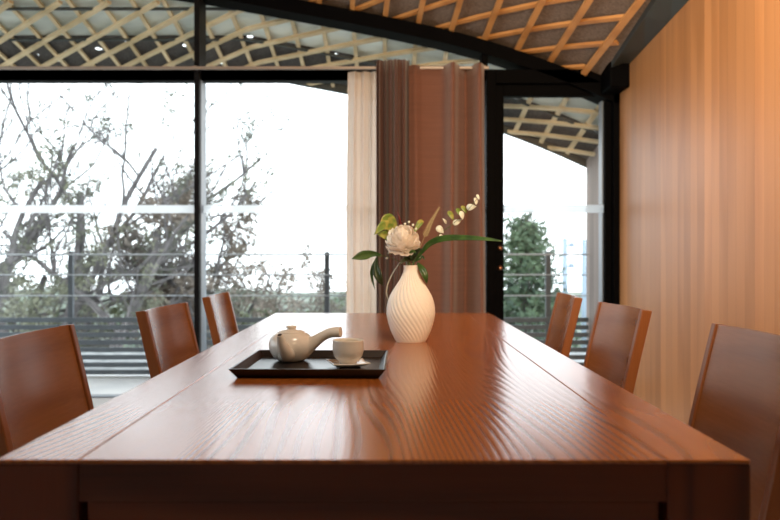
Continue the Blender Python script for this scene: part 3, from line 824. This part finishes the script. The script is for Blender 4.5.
# ---- trees
def needles(bm, c, rad, n, size, rn, flat=.75):
    for _ in range(n):
        v = Vector((rn.gauss(0, 1), rn.gauss(0, 1), rn.gauss(0, flat)))
        p = c+v*rad*.5
        a = Vector((rn.uniform(-1, 1), rn.uniform(-1, 1), rn.uniform(-.6, 1))).normalized()
        b = a.orthogonal().normalized()*size*.28
        a = a*size*rn.uniform(.6, 1.3)
        bm.faces.new([bm.verts.new(q) for q in (p-b, p+a*.5-b*.6, p+a, p+a*.5+b*.6, p+b)])
def grow(bw, bn, p, dr, ln, r, depth, rn, P_):
    """recursive crooked branch"""
    n = 7; pts = [p]; rad = [r]
    cur = dr.normalized()
    for i in range(n):
        cur = (cur+Vector((rn.uniform(-1, 1), rn.uniform(-1, 1), rn.uniform(-.8, 1)))*P_['kink']+Vector((0, 0, P_['up']))).normalized()
        p = p+cur*ln/n
        pts.append(p); rad.append(r*(1-.5*(i+1)/n))
    tube(bw, pts, rad, 6 if depth < 2 else 4, cap=False)
    if depth >= P_['leafdepth'] and rn.random() < P_['leafp']:
        for q in (pts[-1], pts[-3], pts[-5]):
            needles(bn, q+Vector((0, 0, .0)), P_['crad'], P_['nn'], P_['nsize'], rn)
    if depth < P_['depth']:
        k = P_['kids'][depth]
        for j in range(k):
            t = rn.uniform(.3, 1.0); i = min(n, int(t*n)+0)
            q = pts[i]
            az = rn.uniform(0, 2*PI); sp = P_['spread']*rn.uniform(.6, 1.25)
            base = cur if depth == 0 else (pts[i]-pts[max(0, i-1)]).normalized() if i > 0 else cur
            o = base.orthogonal().normalized(); o = Matrix.Rotation(az, 3, base) @ o
            nd_ = (base*math.cos(sp)+o*math.sin(sp)); nd_.y *= .8
            grow(bw, bn, q, nd_, ln*P_['shrink']*rn.uniform(.75, 1.2), rad[i]*.6, depth+1, rn, P_)
def tree(name, label, base, dirs, ln, r, P_, needle, seed, group=None, cat='tree'):
    rn = random.Random(seed)
    t = thing(name, label, cat, base, 0, group)
    bw, bn = B(), B()
    for dr, l_, r_ in dirs: grow(bw, bn, Vector((0, 0, 0)), Vector(dr), ln*l_, r*r_, 0, rn, P_)
    obj('branches', bw, M['bark'], t)
    obj('needles', bn, needle, t)
    return t
PA = dict(kink=.26, up=.05, leafdepth=3, leafp=.45, crad=.13, nn=16, nsize=.07, depth=3, kids=[6, 5, 4], spread=.85, shrink=.60)
ZG = -2.2
tree('pine_tree', 'large crooked bare-branched pine outside the left window', (-5.2, 11.5, ZG), [((-.35, 0, 1), 1, 1), ((.45, .1, 1), .95, .8), ((.05, .2, 1), 1.3, .9)], 4.3, .15, PA, M['nee1'], 11)
tree('pine_tree', 'grey branched pine outside at the left edge of the window', (-7.6, 13.5, ZG), [((.25, 0, 1), 1.1, 1), ((-.3, .1, 1), 1, .8), ((.9, -.2, .9), .8, .7)], 4.3, .15, dict(PA, leafp=.5), M['nee1'], 23)
PB = dict(PA, leafp=.8, crad=.24, nn=22, nsize=.11, spread=.7, kink=.16)
tree('pine_tree', 'dense brownish pine just right of the dark mullion', (-3.35, 14.0, ZG), [((0.05, 0, 1), 1, 1)], 3.3, .10, dict(PB, shrink=.5, kids=[8, 5, 3]), M['nee2'], 31)
PC = dict(PA, leafp=.35, kink=.22, up=-.01, crad=.12)
tree('bare_tree', 'slender tree with sparse twigs sloping right behind the second window', (-2.6, 12.5, ZG), [((.5, 0, 1), .85, .7), ((.75, .1, .8), .95, .6)], 2.7, .06, PC, M['nee2'], 44)
tree('bare_tree', 'sparse twiggy tree beside the dark mullion outside the left window', (-4.0, 10.5, ZG), [((.25, 0, 1), .9, .6), ((-.6, 0, 1), .8, .55)], 3.3, .05, PC, M['nee1'], 57)

# shrubs (rounded leafy clumps)
def shrub(label, x, y, zb, rx, h, mm, seed, n=900, size=.09, group='leafy shrubs below the terrace'):
    rn = random.Random(seed)
    t = thing('shrub', label, 'shrub', (x, y, zb), 0, group)
    bn = B(); bw = B()
    for k in range(7):
        a = rn.uniform(0, 6.28); e = Vector((math.cos(a)*rx*.55, math.sin(a)*rx*.4, h*rn.uniform(.6, .95)))
        tube(bw, spline([(0, 0, 0), e*.5+Vector((0, 0, .1)), e], 6), [.04, .035, .03, .02, .015, .01], 5, cap=False)
    obj('stems', bw, M['bark'], t)
    lobes = [(Vector((rn.uniform(-.6, .6)*rx, rn.uniform(-.4, .4)*rx, h*rn.uniform(.35, .85))), rx*rn.uniform(.25, .45)) for _ in range(9)]
    for _ in range(n):
        c, r = rn.choice(lobes)
        v = Vector((rn.gauss(0, 1), rn.gauss(0, 1), rn.gauss(0, 1))).normalized()*r*rn.uniform(.75, 1.05)
        v.z *= .8
        needles(bn, c+v, .08, 2, size, rn)
    obj('foliage', bn, mm, t)
HZ = ['greyish', 'fresh green', 'pale green', 'dull green']
pos = [(-40, .5), (30, -.1), (85, .1), (150, -.15), (215, .25), (262, -.2), (310, -.35), (345, -.1)]
plc = ['at the left picture edge', 'under the large pine', 'behind the railing left of the post', 'above the second chair', 'behind the third chair', 'above the teapot', 'left of the railing post by the sheer curtain', 'behind the sheer curtain']
for i, (px, dz) in enumerate(pos):
    dd = 13+(i*37 % 5)*1.3
    x = (px-HX)*dd/F; top = CZ-(22+((i*7) % 4)*7)*dd/F+dz*.5
    shrub('%s shrub outside %s' % (HZ[i % 4], plc[i]), x, dd, ZG-.5, 1.25, top-ZG+.5, M[('nee1', 'nee3')[i % 2]], 100+i, n=800, size=.12)

# tree outside the door
rn = random.Random(5)
t = thing('conifer_tree', 'green conifer with leader shoots outside the glass door', 'tree', (2.95, 16, ZG))
bw, bn = B(), B()
tube(bw, [(0, 0, 0), (0, 0, 2.2), (.05, 0, 4.1)], [.12, .08, .02], 8)
for k in range(60):
    z = 1.2+2.6*k/60; rr_ = 1.05*(1-(z-1.2)/3.3); a = k*2.4
    e = Vector((math.cos(a)*rr_, math.sin(a)*rr_, z+.25))
    tube(bw, [(0, 0, z), e], [.02, .008], 4)
    for q in range(4): needles(bn, Vector((0, 0, z)).lerp(e, .35+.22*q), .22, 20, .13, rn)
for (dx, dz) in ((.05, 4.1), (-.18, 3.95), (.22, 3.9)):
    needles(bn, Vector((dx, 0, dz)), .10, 16, .09, rn)
    tube(bw, [(0, 0, 3.4), (dx, 0, dz)], [.02, .01], 4)
obj('branches', bw, M['bark'], t); obj('needles', bn, M['nee4'], t)
shrub('low green shrub outside the glass door', 3.6, 14.5, ZG-.5, 1.1, 2.0, M['nee3'], 300, n=700, size=.11)
shrub('dark green shrub outside the left edge of the door', 2.2, 13.5, ZG-.5, .9, 2.4, M['nee4'], 301, n=700, size=.11)

# poles
def pole(label, px, ytop, d_, arms):
    b = at(px, ytop, d_)
    t = thing('utility_pole', label, 'pole', (b.x, d_, ZG-.5))
    H = b.z-ZG+.5
    bm = B(); tube(bm, [(0, 0, 0), (0, 0, H)], [.10, .075], 12); obj('pole', bm, M['pole'], t, smooth=True)
    for z in arms:
        zz = H-z
        bm = B(); box(bm, -.05, .28, -.04, .04, zz, zz+.06); box(bm, .12, .26, -.06, .06, zz-.02, zz+.12); obj('bracket', bm, M['pole'], t, bevel=.01)
pole('blue grey utility pole with two short brackets outside the door', 565, 238, 22, (.25, .85))
pole('second utility pole at the edge of the outside board wall', 584, 239, 24, (.3, 1.0))

# hillside
bm = B()
def hill(u, v):
    x = -60+120*u; y = 9+90*v
    z = ZG-.6+.9*mnoise.noise(Vector((x*.08, y*.06, 0)))-.035*(y-9)+(2.2*v*v)
    return Vector((x, y, z))
grid(bm, hill, 60, 40)
struct(obj('hillside_ground', bm, M['hill'], smooth=True), 'hazy wooded slope below the terrace', 'ground')

# ------------------------------------------------------------------ light
w = bpy.data.worlds.new('World'); bpy.context.scene.world = w; w.use_nodes = True
bg = w.node_tree.nodes['Background']; bg.inputs[0].default_value = (.89, .955, 1.0, 1); bg.inputs[1].default_value = 3.4

def area(name, loc_, target, sx, sy, power, col):
    l = bpy.data.lights.new(name, 'AREA'); l.shape = 'RECTANGLE'; l.size = sx; l.size_y = sy; l.energy = power; l.color = col
    o = bpy.data.objects.new(name, l); C.objects.link(o); o.location = loc_
    o.rotation_euler = (Vector(target)-Vector(loc_)).to_track_quat('-Z', 'Y').to_euler()
    return o
area('table_fill', (.55, 1.0, 3.0), (-.1, 2.5, .8), .5, .5, 26, (1, .86, .68))  # unseen warm fill added above the table and tea set
l = area('wall_fill', (.25, 2.6, 3.1), (1.7, 3.9, 1.3), .6, .6, 16, (1, .80, .58)); l.data.spread = R(95)  # unseen light added to brighten the wooden wall
l = area('ceiling_fill', (.7, .2, 2.0), (1.0, 3.8, 3.0), .8, .8, 62, (1, .70, .42)); l.data.spread = R(110)  # unseen upward light added to warm the ceiling lattice

# ------------------------------------------------------------------ camera
cam = bpy.data.cameras.new('cam'); co = bpy.data.objects.new('camera', cam); C.objects.link(co)
co.location = (0, 0, CZ); co.rotation_euler = (PI/2, 0, 0)
cam.sensor_width = 36; cam.lens = 36*F/780
cam.shift_x = (390-HX)/780; cam.shift_y = -(260-HY)/780
cam.dof.use_dof = True; cam.dof.focus_distance = 2.25; cam.dof.aperture_fstop = 3.5
cam.clip_end = 500
bpy.context.scene.camera = co
vsn = bpy.context.scene.view_settings
vsn.view_transform = 'Standard'; vsn.look = 'None'; vsn.exposure = 0
